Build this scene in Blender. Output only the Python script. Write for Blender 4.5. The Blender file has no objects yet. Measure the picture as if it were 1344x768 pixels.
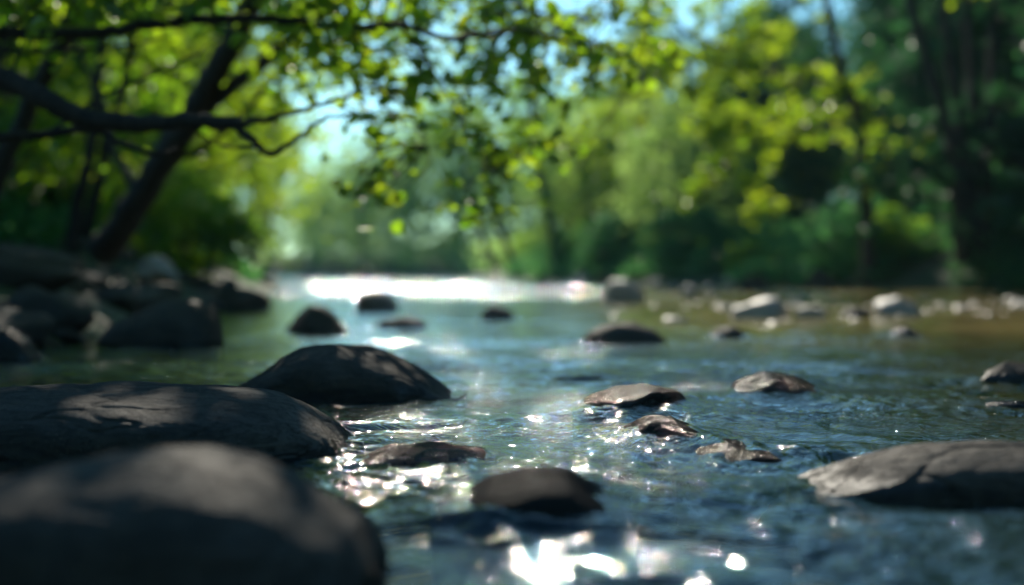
import bpy, bmesh, math, random
import numpy as np
from mathutils import Vector
R = math.radians
C = bpy.context.scene.collection
SC = bpy.context.scene

# ------------------------------------------------------------------ camera numbers
F, CX, HY, H = 1867.0, 672.0, 355.0, 0.40      # focal length in photo pixels, centre, horizon row, eye height (m)
def at(px, py, d):
    return ((px - CX) / F * d, d, H - (py - HY) / F * d)
def dist(py):                                   # distance of a point of the water seen at row py
    return H * F / (py - HY)

# ------------------------------------------------------------------ numpy noise
def _h(ix, iy, iz, s):
    n = (ix.astype(np.int64) * 374761393 + iy.astype(np.int64) * 668265263 + iz.astype(np.int64) * 2147483647 // 7 + s * 974634777) & 0xffffffff
    n = ((n ^ (n >> 13)) * 1274126177) & 0xffffffff
    n = ((n ^ (n >> 15)) * 2246822519) & 0xffffffff
    return (n ^ (n >> 16)) & 0xffffffff
def perlin2(x, y, seed=0):
    x = np.asarray(x, float); y = np.asarray(y, float)
    xi = np.floor(x); yi = np.floor(y); fx = x - xi; fy = y - yi
    u = fx*fx*fx*(fx*(fx*6-15)+10); v = fy*fy*fy*(fy*(fy*6-15)+10)
    z = np.zeros_like(xi)
    def g(dx, dy):
        a = _h(xi+dx, yi+dy, z, seed) * (2*np.pi/4294967296.0)
        return np.cos(a)*(fx-dx) + np.sin(a)*(fy-dy)
    a = g(0,0); b = g(1,0); c = g(0,1); d = g(1,1)
    return ((a + u*(b-a)) * (1-v) + (c + u*(d-c)) * v) * 1.5
def vnoise3(p, seed=0):                          # smooth value noise, -1..1
    pi = np.floor(p); f = p - pi; w = f*f*f*(f*(f*6-15)+10)
    out = 0
    for dx in (0,1):
        for dy in (0,1):
            for dz in (0,1):
                hsh = _h(pi[:,0]+dx, pi[:,1]+dy, pi[:,2]+dz, seed) / 2147483648.0 - 1
                out = out + hsh * (w[:,0] if dx else 1-w[:,0]) * (w[:,1] if dy else 1-w[:,1]) * (w[:,2] if dz else 1-w[:,2])
    return out
def fbm3(p, octs, seed, gain=.5):
    t = 0; a = 1
    for k in range(octs):
        t = t + a * vnoise3(p * 2**k + k*7.3, seed + k); a *= gain
    return t

# ------------------------------------------------------------------ object helpers
def mesh_np(name, verts, faces, mat, parent=None, smooth=True, attrs=None, loc=None):
    """verts (n,3), faces (m,k) -> one mesh object"""
    me = bpy.data.meshes.new(name)
    verts = np.ascontiguousarray(verts, dtype=np.float32); faces = np.ascontiguousarray(faces, dtype=np.int32)
    m, k = faces.shape
    me.vertices.add(len(verts)); me.vertices.foreach_set('co', verts.ravel())
    me.loops.add(m*k); me.loops.foreach_set('vertex_index', faces.ravel())
    me.polygons.add(m); me.polygons.foreach_set('loop_start', np.arange(0, m*k, k, dtype=np.int32))
    me.update(calc_edges=True)
    me.polygons.foreach_set('use_smooth', np.full(m, smooth, dtype=bool))
    for an, av in (attrs or {}).items():
        at_ = me.attributes.new(an, 'FLOAT', 'POINT'); at_.data.foreach_set('value', np.ascontiguousarray(av, dtype=np.float32))
    if mat: me.materials.append(mat)
    me.validate()
    o = bpy.data.objects.new(name, me); C.objects.link(o)
    if parent: o.parent = parent
    if loc is not None: o.location = loc
    return o
def tag(o, label=None, cat=None, group=None, kind=None):
    if label: o['label'] = label
    if cat: o['category'] = cat
    if group: o['group'] = group
    if kind: o['kind'] = kind
    return o
def empty(name, loc=(0,0,0), rz=0):
    o = bpy.data.objects.new(name, None); C.objects.link(o); o.location = loc; o.rotation_euler = (0,0,rz)
    o.empty_display_size = .2
    return o
def copy_tree(o, parent=None):
    c = o.copy(); C.objects.link(c)
    if parent: c.parent = parent
    for ch in list(o.children): copy_tree(ch, c)
    return c

# ------------------------------------------------------------------ node helpers
def new_mat(name):
    m = bpy.data.materials.new(name); m.use_nodes = True
    nt = m.node_tree; nt.nodes.clear()
    return m, nt
def nd(nt, typ, **kw):
    n = nt.nodes.new(typ)
    for k, v in kw.items():
        if k.startswith('i_'):
            key = k[2:]; key = int(key) if key.isdigit() else key.replace('_', ' ')
            n.inputs[key].default_value = v
        else: setattr(n, k, v)
    return n
def ramp(nt, fac, stops):
    r = nt.nodes.new('ShaderNodeValToRGB'); e = r.color_ramp.elements
    while len(e) < len(stops): e.new(.5)
    for q, (p, c) in zip(e, stops):
        q.position = p; q.color = (c[0], c[1], c[2], 1) if hasattr(c, '__len__') else (c, c, c, 1)
    nt.links.new(fac, r.inputs[0]); return r.outputs[0]
def noise(nt, vec, scale, detail=3, rough=.5, dist_=0):
    n = nd(nt, 'ShaderNodeTexNoise', i_Scale=scale, i_Detail=detail, i_Roughness=rough, i_Distortion=dist_)
    nt.links.new(vec, n.inputs['Vector']); return n.outputs['Fac']
def mathn(nt, op, a, b=None, c=None):
    n = nt.nodes.new('ShaderNodeMath'); n.operation = op
    for i, v in enumerate((a, b, c)):
        if v is None: continue
        if isinstance(v, (int, float)): n.inputs[i].default_value = v
        else: nt.links.new(v, n.inputs[i])
    return n.outputs[0]
def mixc(nt, fac, a, b, mode='MIX'):
    n = nt.nodes.new('ShaderNodeMix'); n.data_type = 'RGBA'; n.blend_type = mode
    for i, v in ((0, fac), (6, a), (7, b)):
        if isinstance(v, (int, float)): n.inputs[i].default_value = v
        elif isinstance(v, tuple): n.inputs[i].default_value = (*v, 1)
        else: nt.links.new(v, n.inputs[i])
    return n.outputs[2]

# ------------------------------------------------------------------ materials
def rock_mat(name, dark, mid, light, wet_z=.035, rough=.68, bump=1.0, warm=(.12,.085,.055), wetr=.3, sheen=.034):
    m, nt = new_mat(name); L = nt.links.new
    out = nd(nt, 'ShaderNodeOutputMaterial'); bs = nd(nt, 'ShaderNodeBsdfDiffuse', i_Roughness=.6); gs = nd(nt, 'ShaderNodeBsdfGlossy'); gs.inputs[0].default_value = (1,1,1,1); ms = nd(nt, 'ShaderNodeMixShader'); L(bs.outputs[0], ms.inputs[1]); L(gs.outputs[0], ms.inputs[2]); L(ms.outputs[0], out.inputs[0])
    geo = nd(nt, 'ShaderNodeNewGeometry'); pos = geo.outputs['Position']
    big = noise(nt, pos, 3.2, 4, .6, .5); fine = noise(nt, pos, 42, 5, .65); grit = noise(nt, pos, 260, 2, .6)
    col = ramp(nt, big, [(.3, dark), (.52, mid), (.72, light)])
    col = mixc(nt, mathn(nt, 'MULTIPLY', ramp(nt, fine, [(.35, 0), (.7, 1)]), .55), col, warm)
    vor = nd(nt, 'ShaderNodeTexVoronoi', i_Scale=95.0); L(pos, vor.inputs['Vector'])
    speck = ramp(nt, vor.outputs['Distance'], [(.0, 1), (.18, 1), (.26, 0)])
    spk = mathn(nt, 'MULTIPLY', speck, ramp(nt, noise(nt, pos, 11, 2), [(.52, 0), (.66, 1)]))
    col = mixc(nt, mathn(nt, 'MULTIPLY', spk, .3), col, tuple(min(1, c*2.2) for c in light))
    # mineral veins / scratches
    st = nd(nt, 'ShaderNodeMapping'); st.inputs['Scale'].default_value = (5, 14, 30); st.inputs['Rotation'].default_value = (.2, .5, .3); L(pos, st.inputs['Vector'])
    vein = noise(nt, st.outputs[0], 1.0, 6, .7, 1.5)
    veinm = ramp(nt, vein, [(.47, 0), (.5, 1), (.53, 0)])
    col = mixc(nt, mathn(nt, 'MULTIPLY', veinm, .35), col, dark)
    # damp band above the waterline
    sep = nd(nt, 'ShaderNodeSeparateXYZ'); L(pos, sep.inputs[0])
    edge = mathn(nt, 'ADD', mathn(nt, 'MULTIPLY', noise(nt, pos, 9, 4, .65), .075), wet_z - .028)
    wet = mathn(nt, 'SMOOTH_MIN', 1.0, mathn(nt, 'MULTIPLY', mathn(nt, 'SUBTRACT', edge, sep.outputs[2]), 60.0), .1)
    wet = mathn(nt, 'MAXIMUM', wet, 0.0)
    colw = mixc(nt, 1.0, col, (.34, .32, .29), 'MULTIPLY')
    L(mixc(nt, wet, col, colw), bs.inputs['Color'])
    rg = mathn(nt, 'ADD', mathn(nt, 'MULTIPLY', fine, .3), rough - .15)
    mr = nt.nodes.new('ShaderNodeMix'); mr.data_type = 'FLOAT'; L(wet, mr.inputs[0]); L(rg, mr.inputs[2]); mr.inputs[3].default_value = wetr
    L(mr.outputs[0], gs.inputs['Roughness'])
    L(mathn(nt, 'MULTIPLY_ADD', wet, .012, sheen), ms.inputs[0])
    h = mathn(nt, 'ADD', mathn(nt, 'MULTIPLY', fine, .7), mathn(nt, 'MULTIPLY', grit, .25))
    h = mathn(nt, 'ADD', h, mathn(nt, 'MULTIPLY', veinm, -.3))
    bp = nd(nt, 'ShaderNodeBump', i_Strength=.55*bump, i_Distance=.007); L(h, bp.inputs['Height']); L(bp.outputs[0], bs.inputs['Normal']); L(bp.outputs[0], gs.inputs['Normal'])
    return m

def leaf_mat(name, d0, d1, t0, t1, tr=.5, gloss=.05):
    m, nt = new_mat(name); L = nt.links.new
    out = nd(nt, 'ShaderNodeOutputMaterial')
    a = nd(nt, 'ShaderNodeAttribute', attribute_name='tint'); oi = nd(nt, 'ShaderNodeObjectInfo')
    f = mathn(nt, 'ADD', mathn(nt, 'MULTIPLY', a.outputs['Fac'], .75), mathn(nt, 'MULTIPLY', oi.outputs['Random'], .25))
    df = nd(nt, 'ShaderNodeBsdfDiffuse'); tl = nd(nt, 'ShaderNodeBsdfTranslucent')
    L(mixc(nt, f, d0, d1), df.inputs[0]); L(mixc(nt, f, t0, t1), tl.inputs[0])
    mx = nd(nt, 'ShaderNodeMixShader', i_0=tr); L(df.outputs[0], mx.inputs[1]); L(tl.outputs[0], mx.inputs[2])
    gl = nd(nt, 'ShaderNodeBsdfGlossy', i_Roughness=.38); gl.inputs[0].default_value = (1,1,1,1)
    m2 = nd(nt, 'ShaderNodeMixShader', i_0=gloss); L(mx.outputs[0], m2.inputs[1]); L(gl.outputs[0], m2.inputs[2])
    L(m2.outputs[0], out.inputs[0]); return m

def bark_mat(name, a, b):
    m, nt = new_mat(name); L = nt.links.new
    out = nd(nt, 'ShaderNodeOutputMaterial'); bs = nd(nt, 'ShaderNodeBsdfPrincipled', i_Roughness=.85); L(bs.outputs[0], out.inputs[0])
    geo = nd(nt, 'ShaderNodeNewGeometry'); mp = nd(nt, 'ShaderNodeMapping'); mp.inputs['Scale'].default_value = (14, 14, 3); L(geo.outputs['Position'], mp.inputs['Vector'])
    n = noise(nt, mp.outputs[0], 2.0, 5, .65, .4)
    L(ramp(nt, n, [(.3, a), (.7, b)]), bs.inputs['Base Color'])
    bp = nd(nt, 'ShaderNodeBump', i_Strength=.8, i_Distance=.02); L(n, bp.inputs['Height']); L(bp.outputs[0], bs.inputs['Normal'])
    return m

def ground_mat():
    m, nt = new_mat('bank_soil'); L = nt.links.new
    out = nd(nt, 'ShaderNodeOutputMaterial'); bs = nd(nt, 'ShaderNodeBsdfPrincipled', i_Roughness=.9); L(bs.outputs[0], out.inputs[0])
    pos = nd(nt, 'ShaderNodeNewGeometry').outputs['Position']
    n1 = noise(nt, pos, .8, 5, .6, .3); n2 = noise(nt, pos, 18, 4, .6)
    soil = ramp(nt, n2, [(.3, (.035,.026,.018)), (.7, (.10,.075,.05))])
    moss = ramp(nt, n2, [(.3, (.02,.04,.012)), (.7, (.05,.085,.025))])
    bank = mixc(nt, ramp(nt, n1, [(.42, 0), (.55, 1)]), soil, moss)
    # pebbly bed below the water level
    vo = nd(nt, 'ShaderNodeTexVoronoi', i_Scale=11.0); vo.inputs['Randomness'].default_value = 1; L(pos, vo.inputs['Vector'])
    hs = nd(nt, 'ShaderNodeSeparateColor'); L(vo.outputs['Color'], hs.inputs[0])
    peb = ramp(nt, hs.outputs[0], [(.1, (.07,.055,.035)), (.4, (.20,.14,.075)), (.7, (.13,.11,.07)), (.95, (.30,.24,.15))])
    peb = mixc(nt, ramp(nt, vo.outputs['Distance'], [(.45, 0), (.75, .85)]), peb, (.03,.028,.016))
    peb = mixc(nt, mathn(nt, 'MULTIPLY', n2, .5), peb, (.12,.10,.045))
    sp = nd(nt, 'ShaderNodeSeparateXYZ'); L(pos, sp.inputs[0])
    bed = ramp(nt, mathn(nt, 'MULTIPLY_ADD', sp.outputs[2], 4.0, .5), [(.45, 1), (.62, 0)])
    L(mixc(nt, bed, bank, peb), bs.inputs['Base Color'])
    h = mathn(nt, 'SUBTRACT', mathn(nt, 'MULTIPLY', n2, .6), mathn(nt, 'MULTIPLY', vo.outputs['Distance'], .8))
    bp = nd(nt, 'ShaderNodeBump', i_Strength=.8, i_Distance=.03); L(h, bp.inputs['Height']); L(bp.outputs[0], bs.inputs['Normal'])
    return m

def water_mat():
    m, nt = new_mat('stream_water'); L = nt.links.new
    out = nd(nt, 'ShaderNodeOutputMaterial')
    pos = nd(nt, 'ShaderNodeNewGeometry').outputs['Position']
    wr = nd(nt, 'ShaderNodeTexNoise', i_Scale=1.7, i_Detail=2.0); L(pos, wr.inputs['Vector'])
    wv = nd(nt, 'ShaderNodeVectorMath', operation='MULTIPLY_ADD'); L(wr.outputs['Color'], wv.inputs[0]); wv.inputs[1].default_value = (.5,.5,0); L(pos, wv.inputs[2])
    mp = nd(nt, 'ShaderNodeMapping'); mp.inputs['Scale'].default_value = (.5, 1, 0); mp.inputs['Rotation'].default_value = (0,0,.12); L(wv.outputs[0], mp.inputs['Vector'])
    a = noise(nt, mp.outputs[0], 13, 2, .5, .6); b = noise(nt, mp.outputs[0], 48, 2, .6, .5); c = noise(nt, mp.outputs[0], 130, 2, .55)
    # choppy and calm patches
    patch = ramp(nt, noise(nt, pos, 1.1, 3, .6), [(.36, .25), (.62, 1)])
    sy = nd(nt, 'ShaderNodeSeparateXYZ'); L(pos, sy.inputs[0])
    calm = ramp(nt, mathn(nt, 'MULTIPLY', sy.outputs[1], 1/40), [(.15, 1), (.22, .24), (.48, .26), (.62, 1.25)])   # pool between the near chop and the far riffle
    patch = mathn(nt, 'MULTIPLY', patch, calm)
    b1 = nd(nt, 'ShaderNodeBump', i_Strength=1.0, i_Distance=.011); L(mathn(nt, 'MULTIPLY', a, patch), b1.inputs['Height'])
    b2 = nd(nt, 'ShaderNodeBump', i_Strength=1.0, i_Distance=.0135); L(mathn(nt, 'MULTIPLY', b, patch), b2.inputs['Height']); L(b1.outputs[0], b2.inputs['Normal'])
    b3 = nd(nt, 'ShaderNodeBump', i_Strength=1.0, i_Distance=.0024); L(mathn(nt, 'MULTIPLY', c, patch), b3.inputs['Height']); L(b2.outputs[0], b3.inputs['Normal'])
    fr = nd(nt, 'ShaderNodeFresnel', i_IOR=1.33); L(b3.outputs[0], fr.inputs['Normal'])
    gl = nd(nt, 'ShaderNodeBsdfGlossy', i_Roughness=.03); gl.inputs[0].default_value = (1,1,1,1); L(b3.outputs[0], gl.inputs['Normal'])
    tr = nd(nt, 'ShaderNodeBsdfTransparent'); tr.inputs[0].default_value = (.70,.78,.62,1)
    # silty golden water over the sand bar on the right; clear teal elsewhere
    bx = ramp(nt, mathn(nt, 'MULTIPLY_ADD', mathn(nt, 'ADD', sy.outputs[0], mathn(nt, 'MULTIPLY', noise(nt, pos, .5, 3, .6), 3.0)), 1/20, .3), [(.34, 0), (.46, 1)])
    by = ramp(nt, mathn(nt, 'MULTIPLY', mathn(nt, 'ADD', sy.outputs[1], mathn(nt, 'MULTIPLY', noise(nt, pos, .35, 3, .6), 5.0)), 1/50), [(.18, 0), (.25, 1), (.55, 1), (.68, 0)])
    ms_ = nd(nt, 'ShaderNodeMapping'); ms_.inputs['Scale'].default_value = (.35, 1.3, 0); L(pos, ms_.inputs['Vector'])
    silt = mathn(nt, 'MULTIPLY', mathn(nt, 'MULTIPLY', bx, by), ramp(nt, noise(nt, ms_.outputs[0], 1.6, 4, .65, .6), [(.34, .25), (.56, 1)]))
    df = nd(nt, 'ShaderNodeBsdfDiffuse'); olive = ramp(nt, mathn(nt, 'MULTIPLY_ADD', mathn(nt, 'ADD', sy.outputs[0], noise(nt, pos, .8, 3, .6)), 1/8, .3), [(.38, 0), (.58, 1)])
    L(mixc(nt, silt, mixc(nt, olive, (.001,.036,.044), (.065,.072,.022)), (.32,.24,.09)), df.inputs[0])
    mk = nd(nt, 'ShaderNodeMixShader'); L(mathn(nt, 'MULTIPLY_ADD', silt, .4, mathn(nt, 'MULTIPLY_ADD', olive, .14, .28)), mk.inputs[0]); L(tr.outputs[0], mk.inputs[1]); L(df.outputs[0], mk.inputs[2])
    mx = nd(nt, 'ShaderNodeMixShader'); L(fr.outputs[0], mx.inputs[0]); L(mk.outputs[0], mx.inputs[1]); L(gl.outputs[0], mx.inputs[2])
    L(mx.outputs[0], out.inputs[0]); return m

M_ROCK = rock_mat('boulder_grey', (.022,.018,.014), (.060,.050,.038), (.15,.125,.095), bump=1.9, sheen=.036, warm=(.10,.075,.05))
M_ROCKW = rock_mat('boulder_brown', (.022,.018,.013), (.058,.047,.034), (.13,.105,.078), bump=1.5, warm=(.11,.075,.045))
M_DOME = rock_mat('boulder_black', (.008,.008,.008), (.018,.017,.016), (.035,.032,.03), wet_z=.0, rough=.6, warm=(.04,.03,.02), sheen=.010)
M_WETB = rock_mat('boulder_wet_brown', (.018,.014,.010), (.045,.034,.024), (.10,.075,.055), wet_z=.14, rough=.3, bump=2.6, warm=(.07,.048,.03), wetr=.14)
M_WET = rock_mat('boulder_wet', (.012,.012,.012), (.024,.022,.020), (.05,.042,.038), wet_z=.12, rough=.25, warm=(.05,.038,.026), wetr=.15)
M_RED = rock_mat('boulder_red', (.03,.016,.013), (.07,.038,.030), (.13,.08,.065), wet_z=.1, rough=.4, warm=(.08,.05,.035), wetr=.13, bump=2.6)
M_PALE = rock_mat('boulder_pale', (.22,.16,.10), (.40,.30,.19), (.55,.43,.30), wet_z=.0, rough=.5, sheen=.13)  # strong sheen stands in for sunlight on the visible flanks
M_BANK = rock_mat('boulder_bank', (.022,.021,.020), (.048,.046,.043), (.10,.094,.086), wet_z=.02, rough=.6)
M_BARK = bark_mat('bark_dark', (.018,.014,.011), (.06,.048,.038))
M_BARK2 = bark_mat('bark_grey', (.04,.036,.03), (.11,.10,.085))
LEAF_NEAR = leaf_mat('leaf_maple', (.025,.085,.015), (.06,.14,.018), (.18,.48,.015), (.56,.70,.02), .62, .05)
LEAF_MID = leaf_mat('leaf_broad', (.02,.075,.025), (.05,.12,.03), (.13,.42,.04), (.42,.64,.05), .6, .04)
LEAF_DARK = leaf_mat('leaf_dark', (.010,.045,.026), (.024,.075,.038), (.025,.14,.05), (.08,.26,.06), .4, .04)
LEAF_PALE = leaf_mat('leaf_willow', (.06,.14,.05), (.10,.18,.06), (.28,.54,.12), (.48,.68,.16), .64, .05)
LEAF_HERB = leaf_mat('leaf_herb', (.03,.13,.06), (.06,.19,.06), (.08,.42,.14), (.25,.55,.10), .45, .04)

# ------------------------------------------------------------------ river and banks
LY = np.array([-12, 0, 6, 9, 14, 25, 40, 60, 85, 110, 140, 220.]); LX = np.array([-3.2,-2.7,-2.35,-2.5,-2.95,-4.2,-6.6,-10.8,-19,-34,-62,-160.])
RY = np.array([-12, 0, 14, 22, 25, 28, 32, 38, 44, 60, 80, 95, 107, 113, 119, 220.]); RX = np.array([7.5,8,8.8,9.3,9,7.4,4.6,2.4,1.2,-.4,-2.2,-4,-11,-24,-60,-300.])
def bank_dist(x, y):
    """signed: >0 inside the river (metres from the nearer shore), <0 on land"""
    wob = perlin2(y*.35, y*0+3.1, 5)*.35
    a = x - (np.interp(y, LY, LX) + wob); b = (np.interp(y, RY, RX) + perlin2(y*.3, y*0+8.2, 6)*.4) - x
    return a, b
def ground_z(x, y):
    a, b = bank_dist(x, y)
    s = np.minimum(a, b)
    deep = np.where(y > 9, .14, .24) - .07*np.clip((x-1)/4, 0, 1)
    bar = np.exp(-(((x-4.2)/3.4)**2)**1.5 - (((y-15.5)/5.5)**2)**1.5)
    deep = deep*(1-bar) + bar*(.034 + perlin2(x*.9, y*.45, 17)*.022)
    bed = -deep*(1-np.exp(-np.maximum(s,0)*2.2)) + perlin2(x*2.1, y*2.1, 11)*.025 + perlin2(x*6, y*6, 12)*.012
    land = -np.minimum(s, 0)
    left = a < b
    rise = np.where(left, .55*(1-np.exp(-land*.9)) + land*.10, .35*(1-np.exp(-land*.7)) + land*.16)
    rise = np.minimum(rise, np.where(y > 70, np.interp(y, [70, 100], [4.5, 1.2]), 4.5) + land*np.where(y > 80, .004, .02))
    z = np.where(s > 0, bed, rise + (perlin2(x*.8, y*.8, 13)*.16 + perlin2(x*.2, y*.2, 14)*.5)*np.clip(land*.4, 0, 1))
    return z
def grid_mesh(name, X, Y, Z, mat, **kw):
    n, m = X.shape
    v = np.stack([X, Y, Z], -1).reshape(-1, 3)
    i = np.arange(n*m).reshape(n, m)
    f = np.stack([i[:-1,:-1], i[:-1,1:], i[1:,1:], i[1:,:-1]], -1).reshape(-1, 4)
    return mesh_np(name, v, f, mat, **kw)
ys = np.concatenate([np.linspace(-12, .9, 40), np.geomspace(1, 260, 520)]); 
ts = np.concatenate([-np.geomspace(2.2, .55, 40), np.linspace(-.54, .54, 260), np.geomspace(.55, 2.2, 40)])
Yg, Tg = np.meshgrid(ys, ts, indexing='ij')
Xg = Tg*(np.maximum(Yg, 0) + 6)
tag(grid_mesh('ground', Xg, Yg, ground_z(Xg, Yg), ground_mat()), kind='structure')

# ------------------------------------------------------------------ rocks
_ico = {}
def ico(n):
    if n not in _ico:
        bm = bmesh.new(); bmesh.ops.create_icosphere(bm, subdivisions=n, radius=1); bm.verts.ensure_lookup_table()
        _ico[n] = (np.array([v.co[:] for v in bm.verts]), np.array([[v.index for v in f.verts] for f in bm.faces])); bm.free()
    return _ico[n]
def planes(p, rng, k, lo, hi, soft=.85):
    for _ in range(k):
        n = rng.normal(size=3); n[2] = n[2]*.7; n /= np.linalg.norm(n)
        e = p @ n - rng.uniform(lo, hi)
        p = p - np.outer(np.maximum(e, 0)*soft, n)
    return p
def stone_shape(seed, sub, ang=4, lump=.12, cracks=0):
    v, f = ico(sub); rng = np.random.default_rng(seed)
    p = v.copy()
    p = p * (1 + lump*fbm3(v*1.3 + seed, 2, seed))[:,None]
    if ang: p = planes(p, rng, ang, .62, .85)
    return p, f
ROCKS = []   # (x, y, rx, ry, top) for the water to flow around
def detail(p, seed, amp, q=1.0):
    """surface relief in metres, moved along the radial direction"""
    c = p.mean(0); n = p - c; n /= np.linalg.norm(n, axis=1)[:,None] + 1e-9
    r = fbm3(p*7*q + seed, 4, seed)*amp
    ridge = 1 - np.abs(fbm3(p*np.array([3.5, 6, 9])*q + seed*3, 3, seed+9))
    r = r - np.clip(ridge-.93, 0, 1)*amp*9
    r = r + fbm3(p*40*q, 2, seed+20)*amp*.13
    return p + n*r[:,None]
AWASH = 1.0
def rock_profile(label, prof, d, dy, mat, seed, sub=6, amp=.008, lean=0.0, group=None, flow=True, sink=.16, cat='boulder', flat=.55, ang=0, name='boulder', ker_n=23):
    """prof: outline of the crest in photo pixels, left tip to right tip, seen at distance d; dy: half depth"""
    P = np.array([at(px, py, d) for px, py in prof]); xs, zs = P[:,0], P[:,2]
    x0, x1 = xs[0], xs[-1]; cx = (x0+x1)/2; sx = (x1-x0)/2
    v, f = ico(sub)
    u = np.clip(v[:,0], -1, 1)
    uu = np.sign(u)*np.abs(u)**.8
    r = np.sqrt(np.maximum(1-u*u, 1e-6))
    gx = np.linspace(-1, 1, 201); hz = np.interp(cx+gx*sx, xs, zs)
    ker = np.hanning(ker_n); ker /= ker.sum()
    hs = np.convolve(np.pad(hz, ker_n//2, mode='edge'), ker, mode='valid')
    Hh = np.interp(uu, gx, hs) - 0
    nz = v[:,2]/r; ny = v[:,1]/r
    base = np.minimum(1, r**.55*1.05)
    endf = np.clip(r*2.2, 0, 1)
    z = np.where(nz > 0, Hh*np.abs(nz)**flat*endf, -sink*np.abs(nz)**.7*endf)
    y = np.sign(ny)*np.abs(ny)**.9*dy*base*(1 + .12*np.interp(uu, [-1,0,1], [-.5,.3,-.2])) + lean*z
    p = np.stack([uu*sx, y, z], -1)
    p = p + (fbm3(p*3.1 + seed, 2, seed)*.018)[:,None]*np.array([.4, 1, .45])
    if ang:
        sc_ = np.array([sx, dy, max(zs)*1.2]); p = planes(p/sc_, np.random.default_rng(seed+5), ang, .55, .85, .9)*sc_
    p = detail(p, seed, amp)
    o = mesh_np(name, p, f, mat, loc=(cx, d, 0))
    tag(o, label, cat, group)
    ROCKS.append((cx, d, sx, dy, max(zs)))
    return o
def rock_box(label, px0, px1, top, base, mat, seed, sub=5, depth=.75, ang=5, group=None, sink=.6, rot=None, cat='rock', name='rock', skew=0, amp=None, zlift=0, lump=.12):
    """a stone filling the pixel box, its near waterline at row base"""
    df = dist(base); w = (px1-px0)/F*df; ry = w*.5*depth; d = df + ry*.85
    w = (px1-px0)/F*d; ztop = H - (top-HY)/F*d
    cx = ((px0+px1)/2 - CX)/F*d
    p, f = stone_shape(seed, sub, ang, lump)
    rng = np.random.default_rng(seed+77)
    a = rng.uniform(0, 6.28) if rot is None else rot
    c, s = math.cos(a), math.sin(a); p = np.stack([p[:,0]*c - p[:,1]*s, p[:,0]*s + p[:,1]*c, p[:,2]], -1)
    p[:,2] += skew*p[:,0]
    mn, mx = p.min(0), p.max(0); p = (p - (mn+mx)/2)/((mx-mn)/2)
    hh = ztop*(1+sink)/2
    hh = max(hh, .05); p = p*np.array([w/2, ry, hh]); p[:,2] += ztop - hh
    amp = amp if amp is not None else min(.012, .035*w)
    p = detail(p, seed, amp*.8, q=min(3, .35/w*1.3))
    o = mesh_np(name, p, f, mat, loc=(cx, d, zlift))
    tag(o, label, cat, group)
    if not zlift: ROCKS.append((cx, d, w/2, ry, ztop))
    return o

# --- hero boulders
rock_profile('large smooth dark boulder, nearest and out of focus, filling the lower left corner',
    [(-190,780),(-150,700),(-60,645),(60,616),(160,602),(240,596),(300,606),(350,628),(400,656),(448,682),(500,708)], 1.82, .22, M_ROCK, 3, sub=6, amp=.006, flat=.62)
rock_profile('long low grey boulder with a cracked right end, directly behind the nearest boulder',
    [(-330,606),(-260,546),(-130,520),(0,512),(130,510),(250,511),(330,515),(385,528),(425,551),(455,572),(474,606)], 3.22, .34, M_ROCK, 8, sub=7, amp=.009, flat=.5)
rock_profile('humped brown-grey boulder alone in the stream left of centre',
    [(296,520),(330,498),(375,468),(405,452),(440,446),(480,450),(520,466),(560,492),(590,515),(612,535)], 4.62, .27, M_ROCKW, 12, sub=6, amp=.009, flat=.6)
rock_profile('broad flat-topped grey boulder cut by the right edge of the photo',
    [(1040,655),(1090,625),(1140,605),(1185,589),(1230,579),(1290,577),(1360,583),(1440,600),(1530,655)], 2.58, .17, M_ROCK, 21, sub=7, amp=.009, flat=.5)
# --- stones the water washes over
rock_profile('dark wet domed boulder awash in sparkling water, bottom centre', [(560,708),(598,664),(640,634),(690,620),(745,625),(795,650),(838,708)], 2.34, .16, M_DOME, 31, sub=6, amp=.004, flat=.8, ker_n=15)
rock_profile('flat reddish rock awash with glittering water, left of centre front', [(452,626),(478,596),(520,579),(588,575),(638,586),(675,624)], 3.02, .13, M_RED, 32, sub=6, amp=.010, ang=5, flat=.72, ker_n=9)
rock_profile('small brown hump with water sliding down its right side', [(792,602),(820,564),(852,544),(888,542),(918,558),(952,602)], 3.32, .16, M_WETB, 33, sub=6, amp=.010, ang=5, flat=.72, ker_n=9)
rock_profile('low reddish rock under a sheet of sparkling water, right of the small brown hump', [(880,625),(912,588),(955,580),(1005,590),(1055,628)], 3.1, .13, M_RED, 34, sub=6, amp=.010, ang=5, flat=.72, ker_n=9)
rock_profile('little round wet stone just left of the flat-topped boulder at the right edge', [(1046,616),(1060,600),(1082,594),(1102,598),(1120,616)], 3.10, .05, M_WET, 35, sub=6, amp=.010, ang=5, flat=.72, ker_n=9, cat='stone')
rock_profile('sunlit mound of rock ringed by white sparkles, right of centre', [(738,560),(768,522),(810,504),(850,501),(892,513),(922,552)], 4.15, .2, M_WETB, 36, sub=6, amp=.010, ang=5, flat=.72, ker_n=9)
rock_profile('small dark stone at the left foot of the sunlit mound', [(752,560),(768,548),(785,544),(800,548),(816,560)], 3.9, .05, M_WET, 37, sub=6, amp=.010, ang=5, flat=.72, ker_n=9, cat='stone')
rock_profile('rounded brown rock with sparkles trailing from its right side', [(936,532),(960,503),(1000,493),(1038,497),(1065,509),(1086,534)], 4.55, .18, M_WETB, 38, sub=6, amp=.010, ang=5, flat=.72, ker_n=9)
rock_profile('pinkish rounded stone entering the photo at the right edge below the far shallows', [(1262,507),(1282,486),(1315,479),(1352,481),(1390,507)], 5.15, .16, M_ROCKW, 39, sub=6, amp=.010, ang=5, flat=.72, ker_n=9)
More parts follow.
